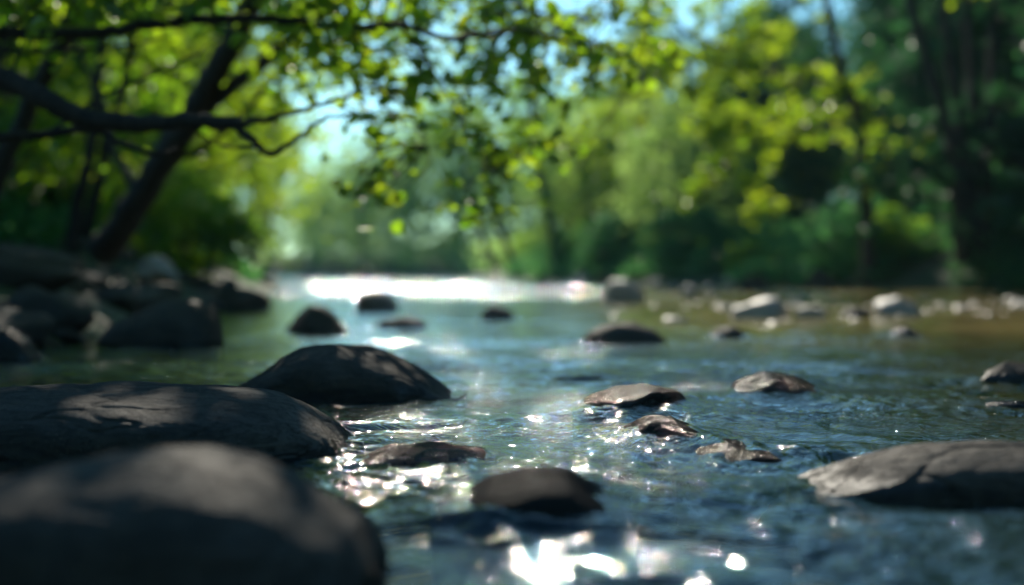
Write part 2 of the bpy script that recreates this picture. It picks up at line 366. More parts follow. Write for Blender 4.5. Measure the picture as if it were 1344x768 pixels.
rock_profile('dark wet stone at the right edge below the pinkish one', [(1268,545),(1290,533),(1325,528),(1370,534),(1395,548)], 4.2, .10, M_WET, 40, sub=6, amp=.010, ang=5, flat=.72, ker_n=9)
rock_profile('thin dark slab barely breaking the surface above the sunlit mound', [(730,504),(745,499),(765,498),(785,500),(796,504)], 5.2, .06, M_WET, 41, sub=5, amp=.010, ang=5, flat=.72, ker_n=9, cat='stone')
rock_profile('dark stone awash between the nearest boulder and the drowned dome', [(425,668),(450,652),(480,646),(505,650),(530,668)], 2.48, .07, M_WET, 42, sub=6, amp=.010, ang=5, flat=.72, ker_n=9, cat='stone')
# --- stones of the middle distance
def far_rock(label, prof, dy, mat, seed, sub=5, ang=3, **k):
    base = max(prof[0][1], prof[-1][1]); d = dist(base) + dy*.8
    lift = (H - (base-HY)/F*d)      # the tips sit at the waterline in the photo
    return rock_profile(label, prof, d, dy, mat, seed, sub=sub, ang=ang, ker_n=9, flat=.75, amp=.01, **k)
far_rock('wide dark boulder standing at the left shore, tallest by the water', [(126,455),(140,432),(165,416),(190,405),(215,394),(245,391),(266,395),(280,404),(286,425),(290,455)], .24, M_BANK, 51, 6)
far_rock('glistening wet stone cut by the left edge of the photo', [(-40,475),(-25,442),(0,430),(20,434),(36,450),(52,475)], .14, M_WET, 52, 6, ang=1)
far_rock('pointed dark rock in bright water right of the left shore', [(366,437),(376,424),(392,406),(410,396),(426,399),(440,410),(450,425),(458,437)], .17, M_BANK, 53)
far_rock('square-topped brown rock farthest out in the bright water', [(466,408),(467,392),(472,384),(492,382),(510,384),(519,394),(526,403),(530,408)], .2, M_ROCKW, 54)
far_rock('flat dark stone just below the square-topped brown rock', [(490,430),(505,420),(530,414),(552,418),(564,430)], .12, M_BANK, 55, ang=1)
far_rock('small dark rock at the centre edge of the glitter', [(628,419),(636,407),(648,401),(664,407),(680,419)], .12, M_BANK, 56)
far_rock('smooth oval dark rock in blue water right of centre', [(760,450),(775,433),(800,425),(830,423),(858,430),(880,450)], .16, M_BANK, 57, ang=0)
far_rock('pale angular rock with a dark right side, in front of the far right bank', [(791,397),(793,378),(803,366),(820,366),(836,373),(850,382),(856,397)], .3, M_PALE, 58, ang=5)
far_rock('pale wedge of rock rising to the right in the sunny shallows', [(957,417),(962,405),(985,397),(1008,389),(1019,388),(1026,398),(1035,417)], .22, M_PALE, 59, ang=3)
far_rock('low pale stone between the wedge and the blue-grey stone', [(1037,418),(1048,404),(1064,400),(1080,405),(1088,418)], .12, M_PALE, 60, 4)
far_rock('low blue-grey stone touching the left of the rightmost pale rock', [(1100,417),(1112,407),(1125,403),(1138,407),(1144,417)], .12, M_BANK, 61, 4)
far_rock('rightmost pale rock in the sunny shallows with a shaded front', [(1136,414),(1143,401),(1158,393),(1175,388),(1192,394),(1203,402),(1210,414)], .22, M_PALE, 62, ang=3)
far_rock('low dark stone in blue water below the pale wedge', [(930,443),(942,432),(956,428),(970,432),(982,443)], .1, M_BANK, 63, 4, ang=1)
far_rock('small reddish stone among glints below the rightmost pale rock', [(1154,446),(1170,433),(1186,428),(1202,433),(1216,446)], .12, M_RED, 64, 4, ang=1)
FB = 'stones along the far right bank'
for px0, px1, t, b, lb, mt in [
    (748,775,361,377,'brown stone leftmost of the row at the far right bank',M_PALE),(776,796,362,376,'grey stone second in the row at the far right bank',M_ROCKW),
    (853,876,366,381,'round pale stone right of the pale angular rock',M_PALE),(876,893,373,384,'small pale pebble right of the round pale stone',M_PALE),
    (892,920,375,390,'sparkling pale stone in mid shallows beside two pebbles',M_PALE),(922,940,373,386,'small sunlit pebble right of the sparkling pale stone',M_PALE),
    (948,968,364,381,'upright pale stone below the bright bush',M_PALE),(972,1012,363,383,'brown-grey stone in front of the bright bush, widest there',M_ROCKW),
    (1060,1092,352,381,'dark upright stone on the shaded right bank',M_BANK),(1150,1176,364,381,'dull grey stone in shade at the right bank',M_BANK),
    (700,722,364,372,'tiny dark stone where the glitter meets the right bank',M_BANK)]:
    rock_box(lb, px0, px1, t, b, mt, 70+px0, 4, ang=4, group=FB, depth=.7)

# --- left bank heap: boulders placed by hand, then many stones from shared shapes
def bank_rock(label, x, y, w, dpt, h, mat, seed, zoff=0, rz=0, group=None, cat='boulder'):
    p, f = stone_shape(seed, 5, 6, .14)
    mn, mx = p.min(0), p.max(0); p = (p-(mn+mx)/2)/((mx-mn)/2)*np.array([w/2, dpt/2, h/2])
    p = detail(p, seed, .012, q=.8)
    o = mesh_np('boulder', p, f, mat, loc=(x, y, float(ground_z(np.array([x]), np.array([y]))[0]) + h*.28 + zoff)); o.rotation_euler = (0,0,rz)
    return tag(o, label, cat, group)
LB = 'boulders of the left bank'
bank_rock('blue-grey block of rock by the left edge, above the glistening stone', -2.66, 8.1, .55, .5, .28, M_BANK, 101, -.05, .2, LB)
bank_rock('long dark ledge of rock at the left edge under the trees', -3.35, 9.0, 1.2, .7, .34, M_BANK, 102, -.12, .1, LB)
bank_rock('dark slab leaning behind the tallest shore boulder', -2.75, 10.4, .7, .5, .3, M_BANK, 103, .0, .5, LB)
bank_rock('rounded dark rock low in the left foreground heap', -2.55, 7.2, .40, .4, .22, M_BANK, 104, 0, .9, LB)
bank_rock('brownish rock with a sunlit face at the end of the left heap', -2.78, 14.6, .62, .5, .36, M_ROCKW, 105, -.02, .2, LB)
bank_rock('pale rock with a bright top in the left heap below the yellow bush', -3.5, 14.0, .42, .4, .3, M_PALE, 106, .06, .7, LB)
bank_rock('dark rock leading the left heap out into the bright water', -2.5, 15.8, .5, .4, .2, M_BANK, 107, -.05, 1.2, LB)
protos = []
for k in range(5):
    p, f = stone_shape(200+k, 4, 5, .15)
    mn, mx = p.min(0), p.max(0); p = (p-(mn+mx)/2)/((mx-mn)/2)*np.array([.5, .42, .33])
    p = detail(p, 200+k, .02, q=.9)
    me = mesh_np('bank_stone', p, f, [M_BANK, M_BANK, M_ROCK, M_ROCKW, M_BANK][k])
    protos.append(me)
rng = random.Random(5)
heap = []
for k in range(230):
    y = 6.4 + 27*(rng.random()**1.5); lx = float(np.interp(y, LY, LX))
    off = rng.uniform(-2.1, .35)*(1 if y < 16 else 1.2); x = lx + off
    s = rng.uniform(.14, .40)*(1.0 if off < 0 else .6)
    if any((x-a)**2+(y-b)**2 < ((s+t)*.36)**2 for a,b,t in heap): continue
    heap.append((x,y,s))
used = set()
size_w = lambda s: 'small' if s < .27 else ('middle-sized' if s < .4 else 'large')
for k, (x,y,s) in enumerate(heap):
    i = k % 5; src = protos[i]
    o = src if i not in used else src.copy()
    if i in used: C.objects.link(o)
    used.add(i)
    z = float(ground_z(np.array([x]), np.array([y]))[0])
    o.location = (x, y, z + s*.07); o.scale = (s, s*rng.uniform(.8,1.15), s*rng.uniform(.7,1.1)); o.rotation_euler = (rng.uniform(-.2,.2), rng.uniform(-.2,.2), rng.uniform(0,6.28))
    zone = 'near the left edge of the photo' if y < 9 else ('around the foot of the leaning tree' if y < 13.5 else ('where the left heap narrows' if y < 19 else 'far along the left shore'))
    wet = 'at the waterline' if x > float(np.interp(y, LY, LX)) - .15 else 'up on the bank'
    tag(o, f"{size_w(s)} {['dark','dark','grey','brown','blackish'][i]} heap stone {wet} {zone}", 'stone', 'stones heaped on the left bank')

# tan gravel of the sunny bar on the right, stones of a few centimetres
rq = np.random.default_rng(9); gx = rq.normal(4.6, 2.4, 1200); gy = rq.normal(15.2, 3.2, 1200); k = (gx > .8) & (gx < 9) & (gy > 9.5) & (perlin2(gx*.8, gy*.5, 19) > -.1); gx, gy = gx[k], gy[k]
iv, if_ = ico(2); gs = rq.uniform(.018, .055, len(gx))*(1 + .8*(rq.random(len(gx)) > .93))
gv = iv[None]*(1 + rq.normal(0, .10, (len(gx), len(iv), 1)))*gs[:,None,None]*np.array([1.25, 1, .6]) + np.stack([gx, gy, np.maximum(ground_z(gx, gy), -.03) + gs*.15], -1)[:,None]
gf = if_[None] + (np.arange(len(gx))*len(iv))[:,None,None]
tag(mesh_np('gravel', gv.reshape(-1,3), gf.reshape(-1,3), M_PALE), 'tan gravel just breaking the surface in the sunny shallows on the right', 'gravel', None, 'stuff')

# ------------------------------------------------------------------ water surface with real waves
def water_h(X, Y):
    wx = perlin2(X*.9, Y*.9, 31)*.35; wy = perlin2(X*.9+5, Y*.9+2, 32)*.35
    x = X + wx; y = Y + wy
    near = 1/(1+(Y/9)**2)
    h = perlin2(x*.7, y*1.3, 41)*.012
    h += perlin2(x*1.9 + y*.3, y*3.4, 42)*.014*(.35*np.exp(-Y/40) + .65*np.exp(-(Y/6)**2))
    amp = .45 + .8*np.clip(perlin2(X*.8, Y*.6, 51)+.35, 0, 1)
    h += (1-2*np.abs(perlin2(x*2.3 - y*.3, y*4.8, 43)))*.0115*np.clip((Y-1.6)/1.4, .45, 1)*amp*np.exp(-Y/12)
    h += perlin2(x*3.6 + y*.6, y*9.5, 44)*.0065*amp*near
    h += perlin2(x*7.5 - y*2, y*16 + x*2, 45)*.0050*amp*near
    h += perlin2(x*15, y*29 - x*5, 46)*.0032*amp*near
    for (cx, cy, rx, ry, top) in ROCKS:
        if cy > 12: continue
        sel = (np.abs(X-cx) < rx*3+.4) & (Y < cy+ry*2+.4) & (Y > cy-ry*2-1.9)
        dx = X[sel]-cx; dy = Y[sel]-cy
        q = np.zeros_like(dx)
        if top < .08:      # washed over: a glassy hump, then a hollow and ripples downstream (towards the camera)
            A = max(.010, min(top, .07)*(.5 if cy < 2.5 else .62))
            e = (dx/(rx*1.15))**2 + ((dy-.02)/(ry*1.5))**2
            q += A*np.exp(-e*1.1)
            q -= .012*np.exp(-((dx/(rx*.9))**2 + ((dy+ry*2.0)/(ry*.9))**2))
        else:
            e = np.sqrt((dx/rx)**2 + (dy/ry)**2)
            q += .012*np.exp(-((e-1.15)/.25)**2)*np.clip(dy/ry, -.3, 1)
        # V-shaped wake
        s = -dy - ry*.3
        arm = np.abs(np.abs(dx + perlin2(dx*3+cx*9, dy*3, 71)*.12) - rx*.85 - np.maximum(s, 0)*.42)
        q += .0055*np.clip(s*4, 0, 1)*np.exp(-np.maximum(s, 0)*2.2)*np.cos(arm*62)*np.exp(-arm*11)
        ring = np.sqrt(dx**2 + (dy+ry)**2)
        q += .0035*np.cos(ring*75 + perlin2(dx*4, dy*4, 7)*2)*np.exp(-ring*3.4)*(dy < 0)
        h[sel] += q
    # far riffle where the bed steps down
    rif = np.exp(-((Y-31)/9)**2)
    h += rif*(perlin2(x*1.6, y*2.0, 61)*.05 + perlin2(x*4, y*4.5, 62)*.035)
    return h
rows = [-10, -6, -3, -1, 0]; y = .55
while y < 240: rows.append(y); y += .0027*(y+.45)
ys = np.array(rows)
td = np.arange(-.44, .4401, .0018)
ts = np.concatenate([-np.geomspace(1.6, .445, 60), td, np.geomspace(.445, 1.6, 60)])
Yg, Tg = np.meshgrid(ys, ts, indexing='ij'); Xg = Tg*(np.maximum(Yg, 0)+.9)
# keep only rows and columns that can be water
Wz = water_h(Xg, Yg)
n, m = Xg.shape
a, b = bank_dist(Xg, Yg); ok = np.minimum(a, b) > -1.2
i = np.arange(n*m).reshape(n, m)
keep = ok[:-1,:-1] & ok[1:,1:] & ok[:-1,1:] & ok[1:,:-1]
fc = np.stack([i[:-1,:-1], i[:-1,1:], i[1:,1:], i[1:,:-1]], -1)[keep]
uq, inv = np.unique(fc, return_inverse=True)
vv = np.stack([Xg, Yg, Wz], -1).reshape(-1, 3)[uq]
tag(mesh_np('river_water', vv, inv.reshape(-1, 4), water_mat()), kind='structure')

# ------------------------------------------------------------------ leaves, limbs, trees
def leaves(centers, size, rng, flat=.6, aspect=.62, droop=.25, tint=None):
    """arrays of folded leaf blades, six vertices each"""
    n = len(centers)
    az = rng.uniform(0, 2*np.pi, n); s = size*rng.uniform(.65, 1.3, n)
    d = np.stack([np.cos(az), np.sin(az), -droop + rng.normal(0, .45, n)], -1); d /= np.linalg.norm(d, axis=1)[:,None]
    nn = rng.normal(size=(n,3))*flat + np.array([0,0,1.0]); nn -= d*np.sum(nn*d, 1)[:,None]; nn /= np.linalg.norm(nn, axis=1)[:,None]
    sd = np.cross(nn, d); S = s[:,None]
    b = centers; w = aspect*.5
    v = np.stack([b, b + d*S*.33 + sd*S*w + nn*S*.10, b + d*S*.75 + sd*S*w*.72 + nn*S*.06, b + d*S, b + d*S*.75 - sd*S*w*.72 + nn*S*.06, b + d*S*.33 - sd*S*w + nn*S*.10], 1).reshape(-1, 3)
    k = np.arange(n)[:,None]*6
    f = np.concatenate([k + np.array([[0,1,2,3]]), k + np.array([[0,3,4,5]])])
    t = rng.uniform(0, 1, n) if tint is None else tint
    return v, f, np.repeat(t, 6)
def tube(pts, radii, sides=8):
    pts = np.array(pts, float); n = len(pts)
    t = np.gradient(pts, axis=0); t /= np.linalg.norm(t, axis=1)[:,None] + 1e-9
    up = np.array([.31, .17, .93]) if abs(t[0][2]) < .9 else np.array([1., .1, 0])
    a = np.cross(t, up); a /= np.linalg.norm(a, axis=1)[:,None]; b = np.cross(t, a)
    an = np.linspace(0, 2*np.pi, sides, endpoint=False)
    r = np.array(radii)[:,None,None]
    v = pts[:,None,:] + r*(a[:,None,:]*np.cos(an)[None,:,None] + b[:,None,:]*np.sin(an)[None,:,None])
    i = np.arange(n*sides).reshape(n, sides); j = np.roll(i, -1, axis=1)
    f = np.stack([i[:-1], j[:-1], j[1:], i[1:]], -1).reshape(-1, 4)
    return v.reshape(-1, 3), f
def smooth_path(P, k=6, wig=0, rng=None):
    P = np.array(P, float); n = len(P); out = []
    Q = np.vstack([2*P[0]-P[1], P, 2*P[-1]-P[-2]])
    for i in range(n-1):
        p0, p1, p2, p3 = Q[i], Q[i+1], Q[i+2], Q[i+3]
        for s in np.linspace(0, 1, k, endpoint=False):
            out.append(.5*((2*p1) + (-p0+p2)*s + (2*p0-5*p1+4*p2-p3)*s*s + (-p0+3*p1-3*p2+p3)*s**3))
    out.append(P[-1]); out = np.array(out)
    if wig: out[1:-1] += rng.normal(size=(len(out)-2, 3))*wig
    return out
def join(parts):
    V, Fc, o = [], [], 0
    for v, f in parts: V.append(v); Fc.append(f+o); o += len(v)
    return np.vstack(V), np.vstack(Fc)

def build_tree(name, seed, height, crown_r, crown_lo, clumps, per, leaf, leafmat, bark, trunk_r=.16, clump_r=.6, droop=.3, weep=0, stems=1, flat=.6):
    """Empty > trunk (with its limbs) and crown; the crown is leaf clumps through its whole volume"""
    rng = np.random.default_rng(seed); root = empty(name)
    tubes = []; tops = []
    for s in range(stems):
        a = 2*np.pi*s/stems + rng.uniform(0, 1); sp = (0 if stems == 1 else rng.uniform(.12, .26))*height*.6
        P = [(0,0,-.4), (math.cos(a)*sp*.15+rng.normal()*.05, math.sin(a)*sp*.15, height*.25), (math.cos(a)*sp*.5, math.sin(a)*sp*.5, height*.55), (math.cos(a)*sp, math.sin(a)*sp, height*.93)]
        path = smooth_path(P, 6, .02, rng); tops.append(path)
        tubes.append(tube(path, np.linspace(1, .18, len(path))*trunk_r*(1 if stems == 1 else .6), 9))
    cz = (height + crown_lo)/2; hz = (height - crown_lo)/2
    cc = []
    while len(cc) < clumps:
        q = rng.uniform(-1, 1, 3); rr = np.linalg.norm(q)
        if rr > 1 or (rr < .5 and rng.random() < .7): continue
        if perlin2(np.array([q[0]*2+seed]), np.array([q[2]*2.2+q[1]*1.3]), seed)[0] < -.22: continue      # holes
        prof = 1 - .25*q[2]
        cc.append((q[0]*crown_r*prof, q[1]*crown_r*prof, cz + q[2]*hz))
    cc = np.array(cc); C_, T_ = [], []
    for k, c in enumerate(cc):
        path = tops[k % stems]; zi = np.clip(c[2]-abs(rng.normal())*.8-.25*math.hypot(c[0], c[1]), .5, height*.9)
        st = path[np.argmin(np.abs(path[:,2]-zi))]
        if k % 2 == 0:
            mid = (st + c)/2 + np.array([0,0,.12*np.linalg.norm(c-st)]) + rng.normal(size=3)*.1
            lp = smooth_path([st, mid, c], 4); r0 = trunk_r*.24*min(1, .4+np.linalg.norm(c-st)*.2)
            tubes.append(tube(lp, np.linspace(r0, .008, len(lp)), 5))
        nn = int(per*rng.uniform(.6, 1.4)); cr = clump_r*rng.uniform(.6, 1.3)
        q = rng.normal(size=(nn, 3))*np.array([.5, .5, .24 if not weep else .75])*cr
        q[:,2] -= (q[:,0]**2+q[:,1]**2)*.35/cr + (np.abs(q[:,2])*weep)
        C_.append(c+q); base = rng.uniform(0, 1)
        T_.append(np.clip(base*.6 + rng.uniform(0, .5, nn), 0, 1))
    v, f = join(tubes)
    mesh_np('trunk', v, f, bark, root)
    C_ = np.vstack(C_); v, f, t = leaves(C_, leaf, rng, flat=flat, droop=droop, tint=np.concatenate(T_))
    mesh_np('crown', v, f, leafmat, root, smooth=False, attrs={'tint': t})
    return root

PROTO = {
 'broad':  build_tree('broadleaf_tree', 1, 8.0, 3.3, .5, 150, 100, .17, LEAF_MID, M_BARK, .17, .75),
 'airy':   build_tree('broadleaf_tree', 2, 6.8, 2.9, .7, 100, 75, .16, LEAF_NEAR, M_BARK2, .13, .7),
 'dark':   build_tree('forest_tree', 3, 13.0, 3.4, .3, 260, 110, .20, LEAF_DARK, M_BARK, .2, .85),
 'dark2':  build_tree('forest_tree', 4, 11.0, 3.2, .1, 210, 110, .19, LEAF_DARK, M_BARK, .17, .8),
 'willow': build_tree('willow_tree', 5, 9.5, 3.6, .2, 120, 62, .24, LEAF_PALE, M_BARK2, .2, .9, weep=.9, droop=.9),
}
taken = set()
def put(kind, x, y, s, rz, label, group=None, dz=0, mat=None, tilt=(0,0)):
    src = PROTO[kind]; o = src if kind not in taken else copy_tree(src); taken.add(kind)
    z = float(ground_z(np.array([x]), np.array([y]))[0])
    o.location = (x, y, z-.05+dz); o.scale = (s,s,s); o.rotation_euler = (tilt[0], tilt[1], rz)
    tag(o, label, 'tree', group)
    return o
GL, GR, GF = 'trees of the left bank', 'trees of the right bank', 'willows at the far bend'
TREES = [
 # left bank
 ('airy',-5.6,15.5,.85,.3,'young leafy tree just behind the leaning tree on the left bank',GL),
 ('airy',-7.2,19,1.0,2.0,'broad light green tree on the left bank behind the leaning trunk',GL),
 ('broad',-9.6,21,.9,1.2,'full green tree near the left edge behind the crossing limbs',GL),
 ('airy',-7.8,27,1.0,3.3,'sunlit tree on the left bank right of the leaning trunk',GL),
 ('airy',-11.5,27,1.15,4.1,'tall loose tree in the second row of the left bank',GL),
 ('broad',-11.0,37,1.0,.7,'yellow-green tree overhanging the far left shore',GL),
 ('broad',-15.5,36,1.2,5.0,'big green tree deep in the wood on the left',GL),
 ('airy',-9.6,44,.95,1.7,'pale tree last before the sky gap on the left bank',GL),
 ('airy',-5.6,22.5,.95,2.6,'leafy tree reaching over the left shore between leaning trunk and sky gap',GL),
 ('airy',-8.4,38,.9,3.0,'bright yellow-green tree leaning over the left shore beside the sky gap',GL),
 ('airy',-12.4,60,1.3,3.0,'hazy light green tree filling the foot of the sky gap on the left',GL),
 ('airy',-15.0,52,1.1,.4,'pale tree behind the last trees of the left bank',GL),
 ('dark2',-24.5,143,.75,2.2,'short bluish distant tree between the taller ones beyond the bend',None),
 ('dark',-16.5,152,.7,5.2,'short bluish distant tree beside the pale willows',None),
 ('dark2',-21,52,1.2,2.9,'dark tree behind the left bank wood',GL),
 ('dark2',-14.5,30,1.0,.9,'dark tree filling the back of the left edge',GL),
 # far bend
 ('dark',-34,141,.5,.2,'bluish distant tree leftmost beyond the bend',None),
 ('dark',-27,150,.55,1.9,'bluish distant tree in the middle beyond the bend',None),
 ('dark2',-20,146,.8,3.0,'bluish distant tree rightmost beyond the bend, under the sky gap',None),
 ('dark2',-41,138,.75,4.0,'bluish distant tree half hidden by the left bank wood',None),
 ('willow',-12.2,116,1.15,.5,'pale willow at the left end of the far row, nearest the sky gap',GF),
 ('willow',-8,112,1.35,2.5,'second pale willow from the left in the far row',GF),
 ('willow',-4,106,1.4,4.5,'tall pale willow in the middle of the far row',GF),
 ('willow',.2,100,1.4,1.4,'pale willow at the right end of the far row',GF),
 ('willow',-15.6,122,1.0,3.1,'small pale willow out in front of the bluish distant trees',GF),
 ('willow',4.5,92,1.15,5.3,'pale willow half hidden behind the right bank trees',GF),
 # right bank
 ('willow',2.4,48,.62,1.9,'feathery pale tree at the water just right of the slanting trunks',GR),
 ('willow',5.2,39.5,.58,4.1,'feathery pale tree at the water left of the bright waterline bush',GR),
 ('broad',4.2,62,1.05,.3,'tall green tree right of the far willows',GR),
 ('dark',5.2,53,.68,1.1,'tall dark tree just right of the centre of the photo',GR),
 ('airy',3.9,46,.85,2.0,'small light tree at the water right of centre',GR),
 ('dark2',7.5,43,.66,3.1,'dark tree behind the small light tree on the right bank',GR),
 ('dark',9.5,50,.7,4.4,'very tall dark tree in the third row of the right bank',GR),
 ('airy',10.2,46,.8,5.1,'light green tree hanging over the far right shallows',GR),
 ('dark',11,39,.62,.8,'tall dark tree in the second row right of the shallows',GR),
 ('dark2',10.4,33,.6,2.3,'shadowy tree right of the bright bush',GR),
 ('dark',15,45,1.2,1.7,'dark tree deep in the wood behind the many-stemmed tree',GR),
 ('dark2',13.4,31.5,1.05,3.9,'dark tree at the right edge of the wood',GR),
 ('dark2',13.6,50,.62,2.2,'short dark tree closing the wood behind the hanging maple sprays',GR),
 ('dark2',16.5,58,1.15,.2,'dark tree at the back of the wood left of the many-stemmed tree',GR),
 ('dark2',15.6,68,.75,1.1,'low dark tree glimpsed between the right bank trunks',GR),
 ('dark2',19.5,72,.8,3.1,'dark tree farthest back on the right bank',GR),
 ('dark2',11,76,.8,5.1,'dark tree far back behind the bank of the shallows',GR),
 ('dark',12.4,60,.62,4.2,'dark rounded tree far back in the right bank wood',GR),
 ('dark',14.0,23,1.5,1.2,'unseen huge dark tree added over the right shore for its reflection','unseen trees added for shade and reflection'),  # this and the next two: mostly unseen, added so the water reflects dark
 ('dark',15.5,31,1.45,3.2,'huge dark tree, mostly unseen, added at the right edge for its reflection',GR),
 ('dark',18.5,37,1.5,5.2,'unseen dark tree added outermost on the right for its reflection',GR),
 ('dark2',12.6,25.5,.9,1.3,'black-shaded tree cut by the right edge of the photo',GR),
]
TREES += [  # unseen, added to cut sky light from behind and beside the camera
 ('dark2',-3.2,-6.5,1.0,.3,'unseen dark tree added behind the camera to the left','unseen trees added for shade and reflection'),
 ('dark',.6,-9.5,1.0,1.3,'unseen tall dark tree added straight behind the camera','unseen trees added for shade and reflection'),
 ('dark2',4.4,-7.5,1.0,2.3,'unseen dark tree added behind the camera to the right','unseen trees added for shade and reflection'),
 ('dark',11.5,17,1.0,.3,'unseen tall dark tree added on the right bank just out of view','unseen trees added for shade and reflection'),  # the right bank ones are added for dark green reflections in the water
 ('dark2',10.6,11,1.0,4.3,'unseen dark tree added on the right bank, nearer the viewer','unseen trees added for shade and reflection'),
 ('dark',11.5,4.5,1.0,2.3,'unseen tall dark tree added on the right bank beside the viewer','unseen trees added for shade and reflection'),
 ('dark2',-5.6,-.5,1.0,4.3,'unseen dark tree added beside the camera on the left bank','unseen trees added for shade and reflection'),
]
for t in TREES: put(*t)

# bushes
BUSH = build_tree('bush', 21, 1.5, .95, .0, 60, 70, .10, leaf_mat('leaf_bush', (.04,.11,.015), (.08,.15,.02), (.2,.5,.02), (.42,.62,.02), .6), M_BARK2, .03, .32, stems=4)
BUSH2 = build_tree('bush', 22, 1.4, 1.1, .0, 60, 80, .11, LEAF_HERB, M_BARK2, .03, .35, stems=4)
tb = set()
for k, (src, x, y, s, lb) in enumerate([
  (0,-3.7,16.2,.85,'bright yellow bush above the left heap of stones'),
  (0,-5.2,20.5,.85,'sunlit yellow-green bush farther along the left shore'),
  (0,-6.6,27,.9,'yellow-green bush where the left bank meets the bright water'),
  (1,-5.3,11.5,.8,'dark green bush at the foot of the leaning tree'),
  (1,-5.2,9.2,.9,'shadowy bush at the left edge above the rock ledge'),
  (1,-9.4,24.5,1.9,'big dark bush deep in the wood at the left edge'),
  (1,-7.6,24,1.7,'big dark bush behind the two thin trunks'),
  (1,-6.3,14.2,1.0,'dark bush on the slope between the left edge and the thin trunks'),
  (0,5.5,33,.62,'bright yellow-green bush at the right waterline below the hanging branch'),
  (1,7.4,30.5,1.0,'green bush right of the bright waterline bush'),
  (0,8.0,29.5,.8,'tall light bush on the right bank under the wood'),
  (1,9.8,28,1.1,'dark green bush low on the right bank'),
  (1,4.6,36,1.1,'leafy bush behind the pale angular rock'),
  (1,3.2,41,1.3,'low green bush at the far right waterline'),
  (1,2.6,47,1.4,'green bush left of the others on the far right shore'),
  (1,11.2,26.2,1.2,'deep-shade bush at the right edge of the photo'),
  (0,1.0,62,1.3,'small pale bush at the water below the leaning far trunks')]):
    p = (BUSH, BUSH2)[src]; o = p if src not in tb else copy_tree(p); tb.add(src)
    o.location = (x, y, float(ground_z(np.array([x]), np.array([y]))[0])-.05); o.scale = (s,s,s); o.rotation_euler = (0,0,k*1.7)
    tag(o, lb, 'bush', 'bushes along the banks')

# low plants along both banks: nobody could count them
def ground_cover(name, n, ylo, yhi, side, w, size, seed, mat, hmax):
    rng = np.random.default_rng(seed); y = ylo + (yhi-ylo)*rng.random(n)**1.2
    off = (.15 if side > 0 else np.where(y < 22, 1.7, .3)) + w*rng.random(n)**1.3
    x = np.where(side < 0, np.interp(y, LY, LX) - off, np.interp(y, RY, RX) + off)
    pt = perlin2(x*.7, y*.7, seed); k = pt > -.15; x, y, pt = x[k], y[k], pt[k]
    z = ground_z(x, y) + rng.random(len(x))*hmax*(.5+pt)
    v, f, t = leaves(np.stack([x,y,z], -1), size, rng, flat=.9, droop=-.3, aspect=.35)
    return tag(mesh_np(name, v, f, mat, smooth=False, attrs={'tint': t}), 'low leafy plants covering the bank', 'ground cover', None, 'stuff')
ground_cover('ground_cover', 36000, 24, 60, 1, 9, .22, 301, LEAF_HERB, .85)['label'] = 'low green plants covering the right bank under the trees'
ground_cover('ground_cover', 16000, 8, 34, -1, 6, .17, 302, LEAF_HERB, .4)['label'] = 'low shaded plants covering the left bank under the trees'

rng_ = np.random.default_rng(5); x_ = rng_.uniform(-60, 14, 60000); y_ = rng_.uniform(62, 135, 60000)
a_, b_ = bank_dist(x_, y_); k_ = (b_ < -.2) & (b_ > -14) & (perlin2(x_*.3, y_*.3, 8) > -.25); x_, y_ = x_[k_], y_[k_]
v, f, t = leaves(np.stack([x_, y_, ground_z(x_, y_) + rng_.random(len(x_))*1.5], -1), .5, rng_, flat=.9, droop=-.2)
tag(mesh_np('ground_cover', v, f, LEAF_PALE, smooth=False, attrs={'tint': t}), 'tall pale grass and scrub along the far bend of the river', 'ground cover', None, 'stuff')

# --- trees drawn limb by limb
def limb(root, pts, r0, r1, name='limb', bark=M_BARK, seed=1, sides=10):
    rg = np.random.default_rng(seed); P = smooth_path([at(*p) for p in pts], 7, .004*pts[0][2]/6, rg)
    v, f = tube(P, np.linspace(r0, r1, len(P))*(1+rg.normal(0, .03, len(P))), sides)
    mesh_np(name, v, f, bark, root); return P
def spray_crown(root, clumps, limbs, seed, leaf, mat, bark=M_BARK, twig_r=.007, up=.9):
    """clumps: (px, py, d, radius m, leaves). Twigs join each clump to the nearest limb point."""
    rg = np.random.default_rng(seed); allp = np.vstack(limbs); tb_, C_, T_ = [], [], []
    for (px, py, d, r, n) in clumps:
        c = np.array(at(px, py, d)); q = allp[np.argmin(np.sum((allp-c)**2, 1))]
        mid = (q+c)/2 + rg.normal(size=3)*.06 + np.array([0,0,.05]); L_ = np.linalg.norm(c-q)
        main = smooth_path([q, mid, c], 5); tb_.append(tube(main, np.linspace(twig_r*(.5+.5*min(L_,2)), .002, len(main)), 5))
        k = max(3, n//18)
        for _ in range(k):
            st = main[rg.integers(len(main)//2, len(main))]
            e = c + rg.normal(size=3)*np.array([.55,.55,.38])*r
            tw = smooth_path([st, (st+e)/2+rg.normal(size=3)*.03, e], 3); tb_.append(tube(tw, np.linspace(.0028, .001, len(tw)), 4))
            m = max(1, n//k); u = rg.uniform(.25, 1.1, m)[:,None]
            C_.append(st + (e-st)*u + rg.normal(size=(m,3))*.045); T_.append(np.clip(rg.uniform(0,1)*.5+rg.uniform(0,.6,m), 0, 1))
    v, f = join(tb_); mesh_np('twigs', v, f, bark, root)['kind'] = 'stuff'
    v, f, t = leaves(np.vstack(C_), leaf, rg, flat=.55, droop=.35, aspect=.75, tint=np.concatenate(T_))
    mesh_np('foliage', v, f, mat, root, smooth=False, attrs={'tint': t})
rg = np.random.default_rng(77)
